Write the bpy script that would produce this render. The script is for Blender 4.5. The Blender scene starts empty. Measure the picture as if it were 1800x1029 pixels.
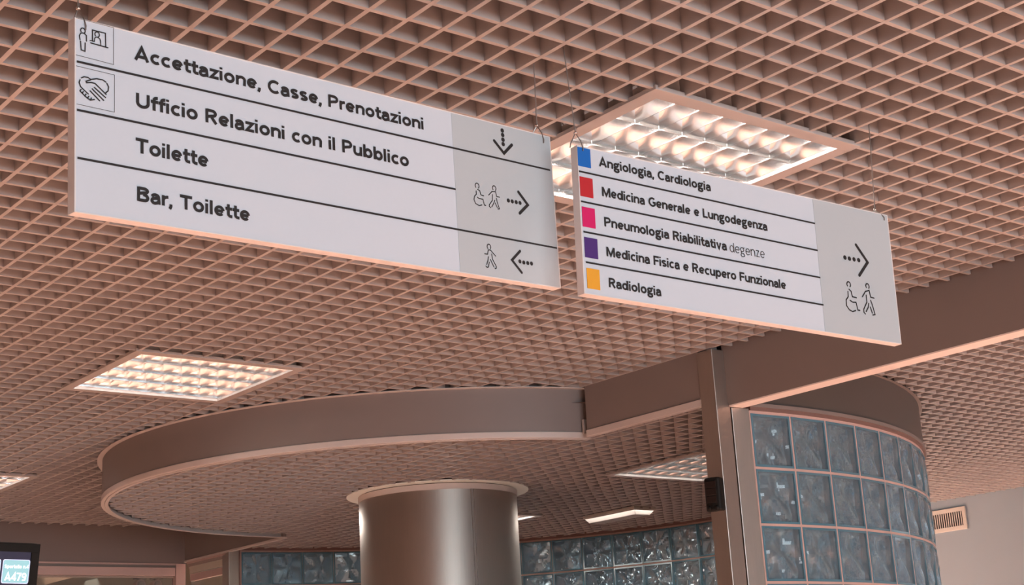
import bpy, bmesh, math, random, json
from math import sin, cos, pi, radians
from mathutils import Vector, Matrix
random.seed(7)
scene = bpy.context.scene
COL = scene.collection
# ------------------------------------------------------------------ camera
CAM_Z = 1.6                     # eye height above the floor
F, PITCH, ROLL = 2642.9, 0.2724, -0.0577
cp, sp, cr, sr = cos(PITCH), sin(PITCH), cos(ROLL), sin(ROLL)
fwd = Vector((0, cp, sp)); up0 = Vector((0, -sp, cp)); rt0 = Vector((1, 0, 0))
rt = rt0*cr + up0*sr; up = -sr*rt0 + cr*up0
cam = bpy.data.objects.new('camera', bpy.data.cameras.new('camera')); COL.objects.link(cam)
cam.matrix_world = Matrix(((rt.x, up.x, -fwd.x, 0), (rt.y, up.y, -fwd.y, 0), (rt.z, up.z, -fwd.z, CAM_Z), (0, 0, 0, 1)))
cam.data.sensor_width = 36.0; cam.data.lens = 36.0*F/1800.0
cam.data.clip_start = 0.05; cam.data.clip_end = 200
scene.camera = cam
scene.view_settings.view_transform = 'Standard'; scene.view_settings.look = 'None'
scene.view_settings.gamma = 1; scene.view_settings.use_curve_mapping = False
scene.view_settings.exposure = 0.0
# ceiling grid: cell indices (i, j) run along EI, EJ; one cell is 75 mm
YAW = 0.68; OX, OY = 0.3095, 2.7808; CELL = 0.075
EI = Vector((cos(YAW), sin(YAW), 0)); EJ = Vector((-sin(YAW), cos(YAW), 0))
def G(i, j, z=0.0):
    return Vector((OX, OY, 0)) + EI*(i*CELL) + EJ*(j*CELL) + Vector((0, 0, z + CAM_Z))
HM = 1.1764      # main ceiling above the eye
HL = 1.0         # lower ceiling inside the drum
CC = Vector((-0.4, 7.0, 0)) # centre of the drum and of the column
# ------------------------------------------------------------------ world and lights
world = bpy.data.worlds.new('world'); scene.world = world; world.use_nodes = True
wb = world.node_tree.nodes['Background']
wb.inputs[0].default_value = (0.80, 0.60, 0.52, 1); wb.inputs[1].default_value = 0.05
def area(name, loc, target, sx, sy, power, color=(1, 1, 1), spread=180):
    L = bpy.data.lights.new(name, 'AREA'); L.shape = 'RECTANGLE'; L.size = sx; L.size_y = sy
    L.energy = power; L.color = color; L.spread = radians(spread)
    o = bpy.data.objects.new(name, L); COL.objects.link(o)
    o.location = loc
    o.rotation_euler = (Vector(target) - Vector(loc)).to_track_quat('-Z', 'Y').to_euler()
    return o
# glazed front of the lobby, behind the camera to the right
wn = G(-4, -118, 0.0); area('lobby_glazing', (wn.x, wn.y, 1.7), (wn.x + EJ.x, wn.y + EJ.y, 1.7), 9.0, 2.1, 560, (0.76, 0.91, 1.0))
# ceiling luminaires of the hall outside the frame
for a, b, pw in ((-32, 0, 92), (-32, 32, 75), (-32, 64, 65), (0, -32, 58), (24, -24, 100), (56, -16, 90), (56, 0, 80), (80, 16, 14)):
    p = G(a + 4, b + 4, HM); area('hall_luminaire', p, p - Vector((0, 0, 1)), 0.55, 0.55, pw, (1.0, 0.94, 0.88), 115)
# fill lights added inside the round room to brighten column and glass
for x, y in ((-1.1, 7.6), (0.5, 8.0)):
    p = Vector((x, y, HL + CAM_Z - 0.02)); area('round_room_fill', p, p - Vector((0, 0, 1)), 0.4, 0.4, 11, (1.0, 0.93, 0.85))
# fill lights added beyond the glass blocks and glazing to brighten them
for x, y, pw in ((-0.9, 10.2, 230), (0.3, 10.2, 230), (-3.6, 10.6, 9)):
    area('back_room_fill', (x, y, 2.7), (x, y, 0), 1.0, 1.0, pw, (1, 0.97, 0.9), 100)
area('side_wall_fill', G(72, 57, HM - 0.01), G(76, 55, 0), 0.5, 0.5, 11, (1, 0.98, 0.94), 72)  # unseen light added to brighten the lower part of the plaster wall
# ------------------------------------------------------------------ materials
def mat(name, color, rough=0.6, metal=0.0, noise=0.0, nscale=40, bump=0.0, spec=0.5, emit=None, estr=0.0, stretch=None):
    m = bpy.data.materials.new(name); m.use_nodes = True
    nt = m.node_tree; b = nt.nodes['Principled BSDF']
    b.inputs['Base Color'].default_value = (*color, 1); b.inputs['Roughness'].default_value = rough
    b.inputs['Metallic'].default_value = metal; b.inputs['Specular IOR Level'].default_value = spec
    tc = nt.nodes.new('ShaderNodeTexCoord'); mp = nt.nodes.new('ShaderNodeMapping')
    if stretch: mp.inputs['Scale'].default_value = stretch
    n = nt.nodes.new('ShaderNodeTexNoise'); n.inputs['Scale'].default_value = nscale; n.inputs['Detail'].default_value = 4
    nt.links.new(tc.outputs['Object'], mp.inputs['Vector']); nt.links.new(mp.outputs['Vector'], n.inputs['Vector'])
    if noise:
        r = nt.nodes.new('ShaderNodeMapRange'); r.inputs['To Min'].default_value = 1 - noise; r.inputs['To Max'].default_value = 1 + noise
        x = nt.nodes.new('ShaderNodeMix'); x.data_type = 'RGBA'; x.blend_type = 'MULTIPLY'; x.inputs[0].default_value = 1
        x.inputs[6].default_value = (*color, 1)
        nt.links.new(n.outputs['Fac'], r.inputs['Value']); nt.links.new(r.outputs['Result'], x.inputs[7])
        nt.links.new(x.outputs[2], b.inputs['Base Color'])
    if bump:
        bp = nt.nodes.new('ShaderNodeBump'); bp.inputs['Strength'].default_value = bump; bp.inputs['Distance'].default_value = 0.002
        nt.links.new(n.outputs['Fac'], bp.inputs['Height']); nt.links.new(bp.outputs['Normal'], b.inputs['Normal'])
    if emit:
        b.inputs['Emission Color'].default_value = (*emit, 1); b.inputs['Emission Strength'].default_value = estr
    return m
M = {}
M['lattice'] = mat('lattice_paint', (0.41, 0.365, 0.345), 0.4, noise=0.05, nscale=25)
M['fascia'] = mat('fascia_brown_paint', (0.205, 0.168, 0.155), 0.5, noise=0.04, nscale=8)
M['beam_underside'] = mat('beam_underside_lit_tone', (0.78, 0.68, 0.63), 0.45, noise=0.03, nscale=15)  # same paint as the beam face; light from below is in the colour
M['drum_fascia'] = mat('drum_fascia_darkened', (0.085, 0.07, 0.062), 0.5, noise=0.05, nscale=8)  # darker copy of the fascia brown, offsetting daylight that reaches the drum
M['trim'] = mat('trim_beige_paint', (0.54, 0.48, 0.45), 0.4, noise=0.04, nscale=15)
M['sign_white'] = mat('sign_face_white', (0.62, 0.66, 0.72), 0.55, noise=0.012, nscale=120)
M['sign_grey'] = mat('sign_face_grey', (0.49, 0.52, 0.54), 0.55, noise=0.012, nscale=120)
M['sign_frame'] = mat('sign_aluminium', (0.74, 0.70, 0.68), 0.4, noise=0.03, nscale=30)
M['ink'] = mat('black_lettering', (0.016, 0.011, 0.010), 0.6)
M['wire'] = mat('steel_wire', (0.35, 0.32, 0.30), 0.35, metal=0.9, noise=0.1, nscale=200)
M['ferrule'] = mat('polished_ferrule', (0.75, 0.68, 0.63), 0.15, metal=1.0)
M['blue'] = mat('blue_film', (0.0, 0.13, 0.50), 0.5)
M['red'] = mat('red_film', (0.52, 0.012, 0.018), 0.5)
M['magenta'] = mat('magenta_film', (0.66, 0.0, 0.12), 0.5)
M['violet'] = mat('violet_film', (0.065, 0.014, 0.17), 0.5)
M['yellow'] = mat('yellow_film', (0.84, 0.37, 0.018), 0.5)
M['steel'] = mat('brushed_steel', (0.52, 0.455, 0.405), 0.42, metal=1.0, noise=0.06, nscale=6, bump=0.12, stretch=(60, 60, 1.5))
M['steel_seam'] = mat('steel_seam', (0.66, 0.57, 0.49), 0.25, metal=1.0)
M['mirror'] = mat('mirror_louvre', (0.92, 0.92, 0.92), 0.17, metal=1.0, noise=0.02, nscale=30)
M['housing'] = mat('white_enamel', (0.85, 0.83, 0.80), 0.4)
M['tube'] = mat('fluorescent_tube', (1, 1, 1), 0.4, emit=(1.0, 0.97, 0.92), estr=120)
M['tube_dim'] = mat('fluorescent_tube_dim', (1, 1, 1), 0.4, emit=(1.0, 0.97, 0.92), estr=16)
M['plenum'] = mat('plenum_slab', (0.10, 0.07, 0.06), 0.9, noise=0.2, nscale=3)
M['floor'] = mat('terracotta_floor', (0.82, 0.455, 0.335), 0.45, noise=0.08, nscale=2)
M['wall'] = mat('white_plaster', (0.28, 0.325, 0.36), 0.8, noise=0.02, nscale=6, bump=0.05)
M['grout'] = mat('salmon_grout', (0.50, 0.34, 0.30), 0.8, noise=0.06, nscale=60)
M['brown_trim'] = mat('dark_brown_trim', (0.17, 0.10, 0.085), 0.5, noise=0.05, nscale=20)
M['pink_metal'] = mat('pinkish_metal', (0.50, 0.36, 0.33), 0.45, noise=0.04, nscale=10)
M['grey_trim'] = mat('grey_brown_trim', (0.30, 0.25, 0.22), 0.5)
M['black'] = mat('black_plastic', (0.008, 0.007, 0.006), 0.55, noise=0.2, nscale=30, spec=0.15)
M['black_soft'] = mat('dark_lens', (0.018, 0.011, 0.009), 0.5, spec=0.15)
M['vent'] = mat('vent_beige', (0.55, 0.50, 0.44), 0.5, noise=0.03, nscale=20)
M['dark'] = mat('vent_dark', (0.01, 0.01, 0.01), 0.9)
M['collar'] = mat('white_collar', (0.86, 0.92, 0.86), 0.5)
M['diffuser'] = mat('opal_diffuser', (0.33, 0.29, 0.27), 0.35, noise=0.03, nscale=10)
M['screen'] = mat('dark_screen', (0.012, 0.012, 0.03), 0.2, emit=(0.010, 0.009, 0.024), estr=1.0)
M['tile_screen'] = mat('teal_screen_tile', (0.1, 0.2, 0.22), 0.3, emit=(0.30, 0.56, 0.60), estr=1.0)
M['screen_white'] = mat('white_screen_text', (0.5, 0.5, 0.5), 0.3, emit=(1.0, 1.0, 1.0), estr=1.1)
M['tile_edge'] = mat('lilac_tile_edge', (0.3, 0.3, 0.4), 0.3, emit=(0.66, 0.70, 0.95), estr=1.0)
M['block_edge'] = mat('block_teal_edge', (0.085, 0.19, 0.25), 0.14, noise=0.25, nscale=18, spec=0.8)
M['pane'] = mat('pale_room', (0.52, 0.48, 0.41), 0.7, noise=0.05, nscale=5)
def glassmat(name, tint, rough, alpha):
    m = bpy.data.materials.new(name); m.use_nodes = True; nt = m.node_tree
    b = nt.nodes['Principled BSDF']; b.inputs['Base Color'].default_value = (*tint, 1)
    b.inputs['Roughness'].default_value = rough; b.inputs['Transmission Weight'].default_value = alpha; b.inputs['IOR'].default_value = 1.45
    tc = nt.nodes.new('ShaderNodeTexCoord'); n = nt.nodes.new('ShaderNodeTexNoise'); n.inputs['Scale'].default_value = 14
    bp = nt.nodes.new('ShaderNodeBump'); bp.inputs['Strength'].default_value = 0.12; bp.inputs['Distance'].default_value = 0.01
    nt.links.new(tc.outputs['Object'], n.inputs['Vector']); nt.links.new(n.outputs['Fac'], bp.inputs['Height'])
    if 'block' in name: nt.links.new(bp.outputs['Normal'], b.inputs['Normal'])
    return m
M['glass_block'] = glassmat('wavy_block_glass', (0.62, 0.77, 0.86), 0.05, 0.88)
M['glass_clear'] = glassmat('clear_pane_glass', (0.9, 0.95, 0.93), 0.02, 0.95)
# ------------------------------------------------------------------ mesh helpers
class MB:
    def __init__(s): s.v = []; s.f = []
    def quadstrip(s, a, b, closed=False):
        n = len(a); o = len(s.v); s.v += [tuple(p) for p in a] + [tuple(p) for p in b]
        for k in range(n if closed else n - 1):
            k2 = (k + 1) % n; s.f.append((o + k, o + k2, o + n + k2, o + n + k))
    def poly(s, pts):
        o = len(s.v); s.v += [tuple(p) for p in pts]; s.f.append(tuple(range(o, o + len(pts))))
    def obox(s, o, ax, ay, az):
        """box from corner o with edge vectors ax, ay, az"""
        o = Vector(o); ax, ay, az = Vector(ax), Vector(ay), Vector(az)
        P = [o, o+ax, o+ax+ay, o+ay, o+az, o+ax+az, o+ax+ay+az, o+ay+az]
        b = len(s.v); s.v += [tuple(p) for p in P]
        flip = ax.cross(ay).dot(az) < 0
        for f in ((0, 3, 2, 1), (4, 5, 6, 7), (0, 1, 5, 4), (1, 2, 6, 5), (2, 3, 7, 6), (3, 0, 4, 7)):
            f = tuple(b + k for k in f); s.f.append(f[::-1] if flip else f)
    def box(s, x0, x1, y0, y1, z0, z1): s.obox((x0, y0, z0), (x1-x0, 0, 0), (0, y1-y0, 0), (0, 0, z1-z0))
    def tube(s, pts, r, n=10):
        pts = [Vector(p) for p in pts]; rings = []
        for k, p in enumerate(pts):
            t = (pts[min(k+1, len(pts)-1)] - pts[max(k-1, 0)]).normalized()
            a = t.orthogonal().normalized() if abs(t.z) > .9 else t.cross(Vector((0, 0, 1))).normalized()
            if rings and prev.length: a = (prev - t*prev.dot(t)).normalized()
            prev = a; b = t.cross(a)
            rings.append([p + (a*cos(2*pi*q/n) + b*sin(2*pi*q/n))*r for q in range(n)])
        for k in range(len(rings)-1): s.quadstrip(rings[k], rings[k+1], True)
        s.poly(rings[0][::-1]); s.poly(rings[-1])
    def sphere(s, c, r, n=12, m=8, sz=1.0):
        rings = [[Vector(c) + Vector((r*sin(pi*a/m)*cos(2*pi*q/n), r*sin(pi*a/m)*sin(2*pi*q/n), sz*r*cos(pi*a/m))) for q in range(n)] for a in range(m+1)]
        for k in range(m): s.quadstrip(rings[k], rings[k+1], True)
    def mesh(s, name, smooth=False, mats=()):
        me = bpy.data.meshes.new(name); me.from_pydata(s.v, [], s.f); me.validate()
        bm = bmesh.new(); bm.from_mesh(me); bmesh.ops.remove_doubles(bm, verts=bm.verts, dist=1e-6)
        bmesh.ops.recalc_face_normals(bm, faces=bm.faces); bm.to_mesh(me); bm.free()
        if smooth:
            for p in me.polygons: p.use_smooth = True
            if hasattr(me, 'set_sharp_from_angle'): me.set_sharp_from_angle(angle=radians(40))
        for m in mats: me.materials.append(m)
        return me
    def build(s, name, m, parent=None, smooth=False, bevel=0):
        me = s.mesh(name, smooth, (m,)); o = bpy.data.objects.new(name, me); COL.objects.link(o)
        if parent: o.parent = parent
        if bevel:
            md = o.modifiers.new('bevel', 'BEVEL'); md.width = bevel; md.segments = 2; md.limit_method = 'ANGLE'
        return o
def link(name, me, parent=None, mw=None):
    o = bpy.data.objects.new(name, me); COL.objects.link(o)
    if parent: o.parent = parent
    if mw is not None: o.matrix_local = mw
    return o
def thing(name, label, cat, loc=(0, 0, 0), group=None, mw=None):
    o = bpy.data.objects.new(name, None); COL.objects.link(o); o.empty_display_size = 0.1
    if mw is not None: o.matrix_world = mw
    else: o.location = loc
    tag(o, label, cat, group); return o
def tag(o, label, cat, group=None):
    o['label'] = label; o['category'] = cat
    if group: o['group'] = group
    return o
def structure(o, label, cat):
    o['kind'] = 'structure'; o['label'] = label; o['category'] = cat; return o
def frame_matrix(o, x, y, z):
    return Matrix(((x.x, y.x, z.x, o.x), (x.y, y.y, z.y, o.y), (x.z, y.z, z.z, o.z), (0, 0, 0, 1)))
UZ = Vector((0, 0, 1))
W = lambda p, z: Vector((p[0], p[1], z + CAM_Z))
# ------------------------------------------------------------------ floor, slabs
mb = MB(); mb.box(-22, 22, -16, 28, -0.1, 0); fl = mb.build('floor', M['floor'])
structure(fl, 'terracotta coloured hall floor', 'floor')
# ------------------------------------------------------------------ open cell ceilings
BW, BH = 0.0095, 0.055
def main_region(i, j):
    p = G(i, j); d = math.hypot(p.x - CC.x, p.y - CC.y)
    if i <= (23.0 if j > 21.2 else 23.66): return d > 1.512 and j < 85
    if i <= 28.3 and j > 60: return d > 1.512 and j < 85
    return i > 24.6 and d > 2.215 and i < 84.7 and j < 66
def lower_region(i, j):
    p = G(i, j); d = math.hypot(p.x - CC.x, p.y - CC.y)
    if d < 0.425: return False
    if d < 1.49: return True
    return d < 2.12 and i > (23.05 if j < 50 else 28.4)
def intervals(fn, a, b, step=0.125):
    out = []; start = None; n = int(round((b - a)/step))
    for k in range(n + 1):
        t = a + k*step; ins = fn(t)
        if ins and start is None: start = t if k == 0 else refine(fn, t - step, t)
        if not ins and start is not None: out.append((start, refine(fn, t, t - step))); start = None
    if start is not None: out.append((start, b))
    return [x for x in out if x[1] - x[0] > 0.05]
def refine(fn, out_, in_):
    for _ in range(5):
        m = (out_ + in_)/2
        if fn(m): in_ = m
        else: out_ = m
    return in_
def blades(mbx, i0, j0, region, full):
    for k in range(8):
        for axis in (0, 1):
            c = k + 0.5 + 0.0
            if full: segs = [(0.0, 8.0)]
            elif axis == 0: segs = [(a - j0, b - j0) for a, b in intervals(lambda t: region(i0 + k, t), j0, j0 + 8)]
            else: segs = [(a - i0, b - i0) for a, b in intervals(lambda t: region(t, j0 + k), i0, i0 + 8)]
            for a, b in segs:
                if axis == 0: mbx.box(k*CELL - BW/2, k*CELL + BW/2, a*CELL, b*CELL, 0, BH)
                else: mbx.box(a*CELL, b*CELL, k*CELL - BW/2, k*CELL + BW/2, 0.0004, BH - 0.0004)
fullmb = MB(); blades(fullmb, 0, 0, None, True); FULL = fullmb.mesh('ceiling_panel', mats=(M['lattice'],))
def lattice(name, label, region, height, irange, jrange, holes, ioff=0.0, skip=lambda i, j: False):
    # dark slab above the cells carries the panels
    root = bpy.data.objects.new(name, None); COL.objects.link(root); root.matrix_world = frame_matrix(G(0, 0, height), EI, EJ, UZ)
    structure(root, label, 'ceiling')
    for i0 in irange:
        i0 = i0 + ioff
        for j0 in jrange:
            if (i0, j0) in holes or skip(i0, j0): continue
            pts = [region(i0 + a, j0 + b) for a in (0, 1, 2, 3, 4, 5, 6, 7, 8) for b in (0, 1, 2, 3, 4, 5, 6, 7, 8)]
            if not any(pts): continue
            mw = Matrix.Translation((i0*CELL, j0*CELL, 0))
            if all(pts):
                jit = Matrix.Translation((random.uniform(-.0035, .0035), random.uniform(-.0035, .0035), random.uniform(-.0008, .0008)))
                link('ceiling_panel', FULL, root, mw @ jit)
            else:
                m2 = MB(); blades(m2, i0, j0, region, False)
                if m2.f: link('ceiling_panel', m2.mesh('ceiling_panel', mats=(M['lattice'],)), root, mw)
    return root
def skipmain(i, j):
    if i > 24 and (j < -8 + (i - 24)*0.0): return True
    if i >= 24 and j > 56: return True
    if i < -8 and j > 60: return False
    return False
H1 = {(0, 0), (0, 32), (0, 64)}
ceil = lattice('ceiling', 'salmon painted open cell ceiling of the main hall', main_region, HM, range(-32, 88, 8), range(-16, 88, 8), H1, skip=skipmain)
H2 = {(33.5, 32), (33.5, 56)}
ceil2 = lattice('ceiling', 'lower salmon open cell ceiling inside the round room', lower_region, HL, range(0, 64, 8), range(16, 88, 8), H2, ioff=1.5)
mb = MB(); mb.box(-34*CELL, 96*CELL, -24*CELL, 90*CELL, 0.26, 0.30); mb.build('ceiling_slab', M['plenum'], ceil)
mb = MB(); n = 48
ring = lambda r, z: [W((CC.x + r*cos(2*pi*k/n), CC.y + r*sin(2*pi*k/n)), z) for k in range(n)]
zz = HL + 0.12
pl = [W((CC.x + 1.492*cos(a), CC.y + 1.492*sin(a)), zz) for a in [radians(128 + (292 - 128)*k/40) for k in range(41)]]
pl += [G(23.3, 29.6, zz), G(23.3, 20.9, zz)] + [W((CC.x + 2.17*cos(a), CC.y + 2.17*sin(a)), zz) for a in [radians(-57 + 180*k/40) for k in range(41)]] + [G(28.5, 77.5, zz), G(28.5, 70.2, zz)]
for k in range(len(pl)):
    a, b = pl[k], pl[(k + 1) % len(pl)]; c = W((CC.x, CC.y), zz); mb.poly([a, b, c])
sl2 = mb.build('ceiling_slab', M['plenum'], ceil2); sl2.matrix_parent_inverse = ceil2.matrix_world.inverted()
# ------------------------------------------------------------------ recessed luminaires with mirror louvres
def arcx(a, b, h, n, side):
    """parabolic half profile: from the sharp lower edge (0) to the wide top (b)"""
    return [(side*(a + (b - a)*(t/n)**2), h*t/n) for t in range(n + 1)]
def louvre_mesh_cross():
    m = MB(); n = 5; L = 0.150; h = 0.034
    for s in (-1, 1):
        pr = arcx(0.0006, 0.011, h, n, s)
        m.quadstrip([(x, 0.002, z) for x, z in pr], [(x, L - 0.002, z) for x, z in pr])
    m.box(-0.0007, 0.0007, 0.002, L - 0.002, -0.0008, 0.0012)
    return m.mesh('cross_louvre', smooth=True, mats=(M['mirror'],))
def louvre_mesh_long(side):
    m = MB(); n = 6; h = 0.046
    for s in ((-1, 1) if side == 0 else (side,)):
        pr = arcx(0.0008, 0.034, h, n, s)
        m.quadstrip([(0, x, z) for x, z in pr], [(0.6, x, z) for x, z in pr])
    m.box(0, 0.6, -0.0009, 0.0009, -0.001, 0.0015)
    return m.mesh('long_reflector', smooth=True, mats=(M['mirror'],))
CROSS = louvre_mesh_cross(); LONG = {s: louvre_mesh_long(s) for s in (-1, 0, 1)}
def luminaire(i0, j0, height, label, tube, frame_mat, over=0.012):
    mw = frame_matrix(G(i0, j0, height), EI, EJ, UZ)
    t = thing('recessed_luminaire', label, 'ceiling light', mw=mw, group=None)
    m = MB(); o = over
    for x0, x1, y0, y1 in ((-o, .6+o, -o, .022), (-o, .6+o, .578, .6+o), (-o, .022, .022, .578), (.578, .6+o, .022, .578)):
        m.box(x0, x1, y0, y1, -0.004, 0.006)
    m.build('light_frame', frame_mat, t, bevel=0.001)
    m = MB(); a, b = .014, .586
    m.box(a, b, a, b, .10, .104)
    m.box(a, a+.002, a, b, .006, .10); m.box(b-.002, b, a, b, .006, .10); m.box(a, b, a, a+.002, .006, .10); m.box(a, b, b-.002, b, .006, .10)
    m.build('light_housing', M['housing'], t)
    S = (.556/.6)
    for k in range(5):
        side = 1 if k == 0 else (-1 if k == 4 else 0)
        link('long_reflector', LONG[side], t, Matrix.Translation((.022, .022 + k*.139, .006)) @ Matrix.Diagonal((S, S, 1, 1)))
    for k in range(4):
        for q in range(-1, 8):
            link('cross_louvre', CROSS, t, Matrix.Translation((.0222 + (q + 1)*.06945, .022 + k*.139, .006)) @ Matrix.Diagonal((1, S, 1, 1)))
        m = MB(); m.tube([(.03, .0915 + k*.139, .062), (.57, .0915 + k*.139, .062)], .014, 12); m.build('fluorescent_tube', tube, t, smooth=True)
    return t
luminaire(0, 0, HM, 'large bright recessed ceiling light with mirror louvres above the coloured sign', M['tube'], M['lattice'], 0.014)
luminaire(0, 32, HM, 'recessed mirror louvre ceiling light left of the curved bulkhead', M['tube_dim'], M['lattice'])
luminaire(0, 64, HM, 'recessed ceiling light cut by the left edge, above the monitor', M['tube_dim'], M['lattice'])
luminaire(33.5, 32, HL, 'recessed light in the lower ceiling, partly behind the steel post', M['tube_dim'], M['lattice'])
luminaire(33.5, 56, HL, 'recessed light in the lower ceiling, just peeking out right of the round column', M['tube'], M['lattice'])
# ------------------------------------------------------------------ bulkheads
def arc_pts(r, a0, a1, z, n):
    return [W((CC.x + r*cos(radians(a0 + (a1-a0)*k/n)), CC.y + r*sin(radians(a0 + (a1-a0)*k/n))), z) for k in range(n + 1)]
def ring_solid(m, r0, r1, a0, a1, z0, z1, n):
    A = [arc_pts(r, a0, a1, z, n) for r, z in ((r0, z0), (r1, z0), (r1, z1), (r0, z1))]
    for k in range(4): m.quadstrip(A[k], A[(k+1) % 4])
    m.poly([A[k][0] for k in range(4)]); m.poly([A[k][-1] for k in range(4)][::-1])
def ang(i, j):
    p = G(i, j); return math.degrees(math.atan2(p.y - CC.y, p.x - CC.x))
aF = ang(23.05, 29.6) + 1.0; aB = ang(28.4, 69.3)
if aF < 0: aF += 360
if aB < 0: aB += 360
ZB = 1.008; ZT = HM + 0.06
def facia_arc():
    t = bpy.data.objects.new('trim_1', None); COL.objects.link(t)
    structure(t, 'curved brown bulkhead around the island ceiling', 'bulkhead')
    m = MB(); ring_solid(m, 1.495, 1.512, aB, aF, ZB, ZT, 64); m.build('curved_fascia', M['fascia'], t, smooth=True)
    m = MB(); ring_solid(m, 1.499, 1.516, aB, aF, 0.984, ZB, 64); m.build('lower_band', M['trim'], t, smooth=True, bevel=0.002)
    m = MB(); ring_solid(m, 1.484, 1.4985, aB, aF, 0.982, 0.987, 64); m.build('inner_lip', M['trim'], t, smooth=True)
    m = MB(); ring_solid(m, 1.5125, 1.535, aB, aF, HM - 0.004, HM - 0.001, 64); m.build('ceiling_angle', M['trim'], t, smooth=True)
    return t
facia_arc()
def straight(name, label, i0, j0, i1, j1, thick, z0, z1, mat_, band=None):
    """vertical board from (i0,j0) to (i1,j1); thick is given in cells along +i (or +j)"""
    m = MB(); a = G(i0, j0, z0); b = G(i1, j1, z0); d = (b - a)
    nrm = EI*thick*CELL if abs(i0 - i1) < 1e-6 else EJ*thick*CELL
    t = bpy.data.objects.new(name, None); COL.objects.link(t); structure(t, label, 'bulkhead')
    m.obox(a, d, nrm, UZ*(z1 - z0)); m.build('fascia_board', mat_, t, bevel=0.0015)
    if band:
        m = MB(); a2 = G(i0, j0, z0 - band) - nrm.normalized()*0.006
        m.obox(a2, d, nrm*1.0 + nrm.normalized()*0.008, UZ*band); m.build('lower_band', M['trim'], t, bevel=0.0015)
    return t
straight('trim_2', 'straight brown bulkhead between curved fascia and steel post', 23.0, 29.65, 23.0, 21.5, .25, ZB, ZT, M['fascia'], 0.025)
# box beam to the right of the post
t = bpy.data.objects.new('trim_3', None); COL.objects.link(t); structure(t, 'brown box beam with underside toned as lit from below, running right from the post', 'beam')
m = MB(); m.obox(G(23.7, 20.7, 0.977), G(23.7, -22, 0.977) - G(23.7, 20.7, 0.977), EI*.012, UZ*(ZT - .977)); m.build('beam_face', M['fascia'], t, bevel=0.0012)
m = MB(); m.obox(G(23.7, 20.55, 0.972), G(23.7, -22, 0.972) - G(23.7, 20.55, 0.972), EI*(.9*CELL), UZ*.005); m.build('beam_underside', M['beam_underside'], t, bevel=0.001)
m = MB(); m.obox(G(24.6, 20.3, 0.977) - EI*.012, G(23.7, -22, 0.977) - G(23.7, 20.3, 0.977), EI*.012, UZ*(ZT - .977)); m.build('beam_face', M['fascia'], t)
# back left corner
straight('trim_4', 'brown bulkhead across the back left above the glazed opening', -20, 85, 28.7, 85, .3, 0.968, ZT, M['fascia'])
straight('trim_5', 'brown bulkhead from the back corner to the round ceiling', 28.3, 85.3, 28.3, 69.3, .25, 0.985, ZT, M['fascia'], 0.012)
# posts
def post(name, label, i, j, wi, wj, z0, z1, extra=None):
    t = thing(name, label, 'post', loc=G(i, j, -CAM_Z)); o = G(i, j, -CAM_Z)
    m = MB(); m.obox(Vector((0, 0, 0)), EI*wi, EJ*wj, UZ*(z1 + CAM_Z)); m.build('post_body', M['steel'], t, bevel=0.0022)
    return t
p1 = post('steel_post', 'brushed steel square post carrying the black sensor', 22.92, 20.6, .068, .072, 0, HM - 0.004)

# ------------------------------------------------------------------ drum of glass blocks
RG = 2.2; PIT = 0.195; BS = 0.186
dA = math.degrees(PIT/RG)
drum = bpy.data.objects.new('wall_right', None); COL.objects.link(drum); structure(drum, 'curved glass block wall of the round room with salmon grout', 'wall')
e = Vector((cos(radians(-58.1)), sin(radians(-58.1)), 0)); tt = Vector((-e.y, e.x, 0))
m = MB(); m.obox(Vector((CC.x + 2.2*cos(radians(-59.1)), CC.y + 2.2*sin(radians(-59.1)), 0)) - e*.085, tt*.0775, e*.089, UZ*(0.972 + CAM_Z)); m.build('steel_jamb', M['steel'], drum, bevel=.0022)
def block_meshes():
    """hollow glass block: teal edge ring and two patterned plates"""
    m = MB(); h = BS/2; t = 0.008; D = 0.040
    for sx, sz, ex, ez in ((-1, 0, t, h*2), (1, 0, t, h*2), (0, -1, h*2 - 2*t, t), (0, 1, h*2 - 2*t, t)):
        if sx: m.box(sx*h - (t if sx > 0 else 0), sx*h + (0 if sx > 0 else t), -D, D, -h, h)
        else: m.box(-h + t, h - t, -D, D, sz*h - (t if sz > 0 else 0), sz*h + (0 if sz > 0 else t))
    nE = len(m.f); n = 16; q = h - t
    def plate(y0, y1, ph, outer):
        def hgt(x, z):
            e = max(0.0, 1 - max(abs(x), abs(z))/q); r = math.hypot(x, z); a = math.atan2(z, x)
            if outer: w = (sin(x*42 + 1.9*sin(z*34 + ph)) * 0.75 + 0.45*sin(z*52 + 2.5*sin(x*30)))*1.7
            else: w = cos(5*a + ph)*min(1, r/.035)*0.9 + 0.35*cos(r*70)
            return 0.0042*w*min(1, e*5)
        g0 = [[(-q + 2*q*a/n, y0 + hgt(-q + 2*q*a/n, -q + 2*q*b/n), -q + 2*q*b/n) for a in range(n+1)] for b in range(n+1)]
        for b in range(n): m.quadstrip(g0[b], g0[b+1])
        g1 = [(-q, y1, -q), (q, y1, -q), (q, y1, q), (-q, y1, q)]
        m.poly(g1)
        for k, (A, B) in enumerate(((g1[0], g1[1]), (g1[1], g1[2]), (g1[2], g1[3]), (g1[3], g1[0]))):
            pass
    plate(-D + 0.004, -D + 0.014, 0.4, True); plate(D - 0.004, D - 0.014, 1.1, False)
    me = bpy.data.meshes.new('glass_block'); me.from_pydata(m.v, [], m.f)
    for k, p in enumerate(me.polygons):
        p.material_index = 0 if k < nE else 1; p.use_smooth = k >= nE
    me.materials.append(M['block_edge']); me.materials.append(M['glass_block']); me.validate(); me.update()
    return me
BLOCK = block_meshes()
A0 = -57.0; NB = 36; Z0 = 0.960; ROWS = 5
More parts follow.
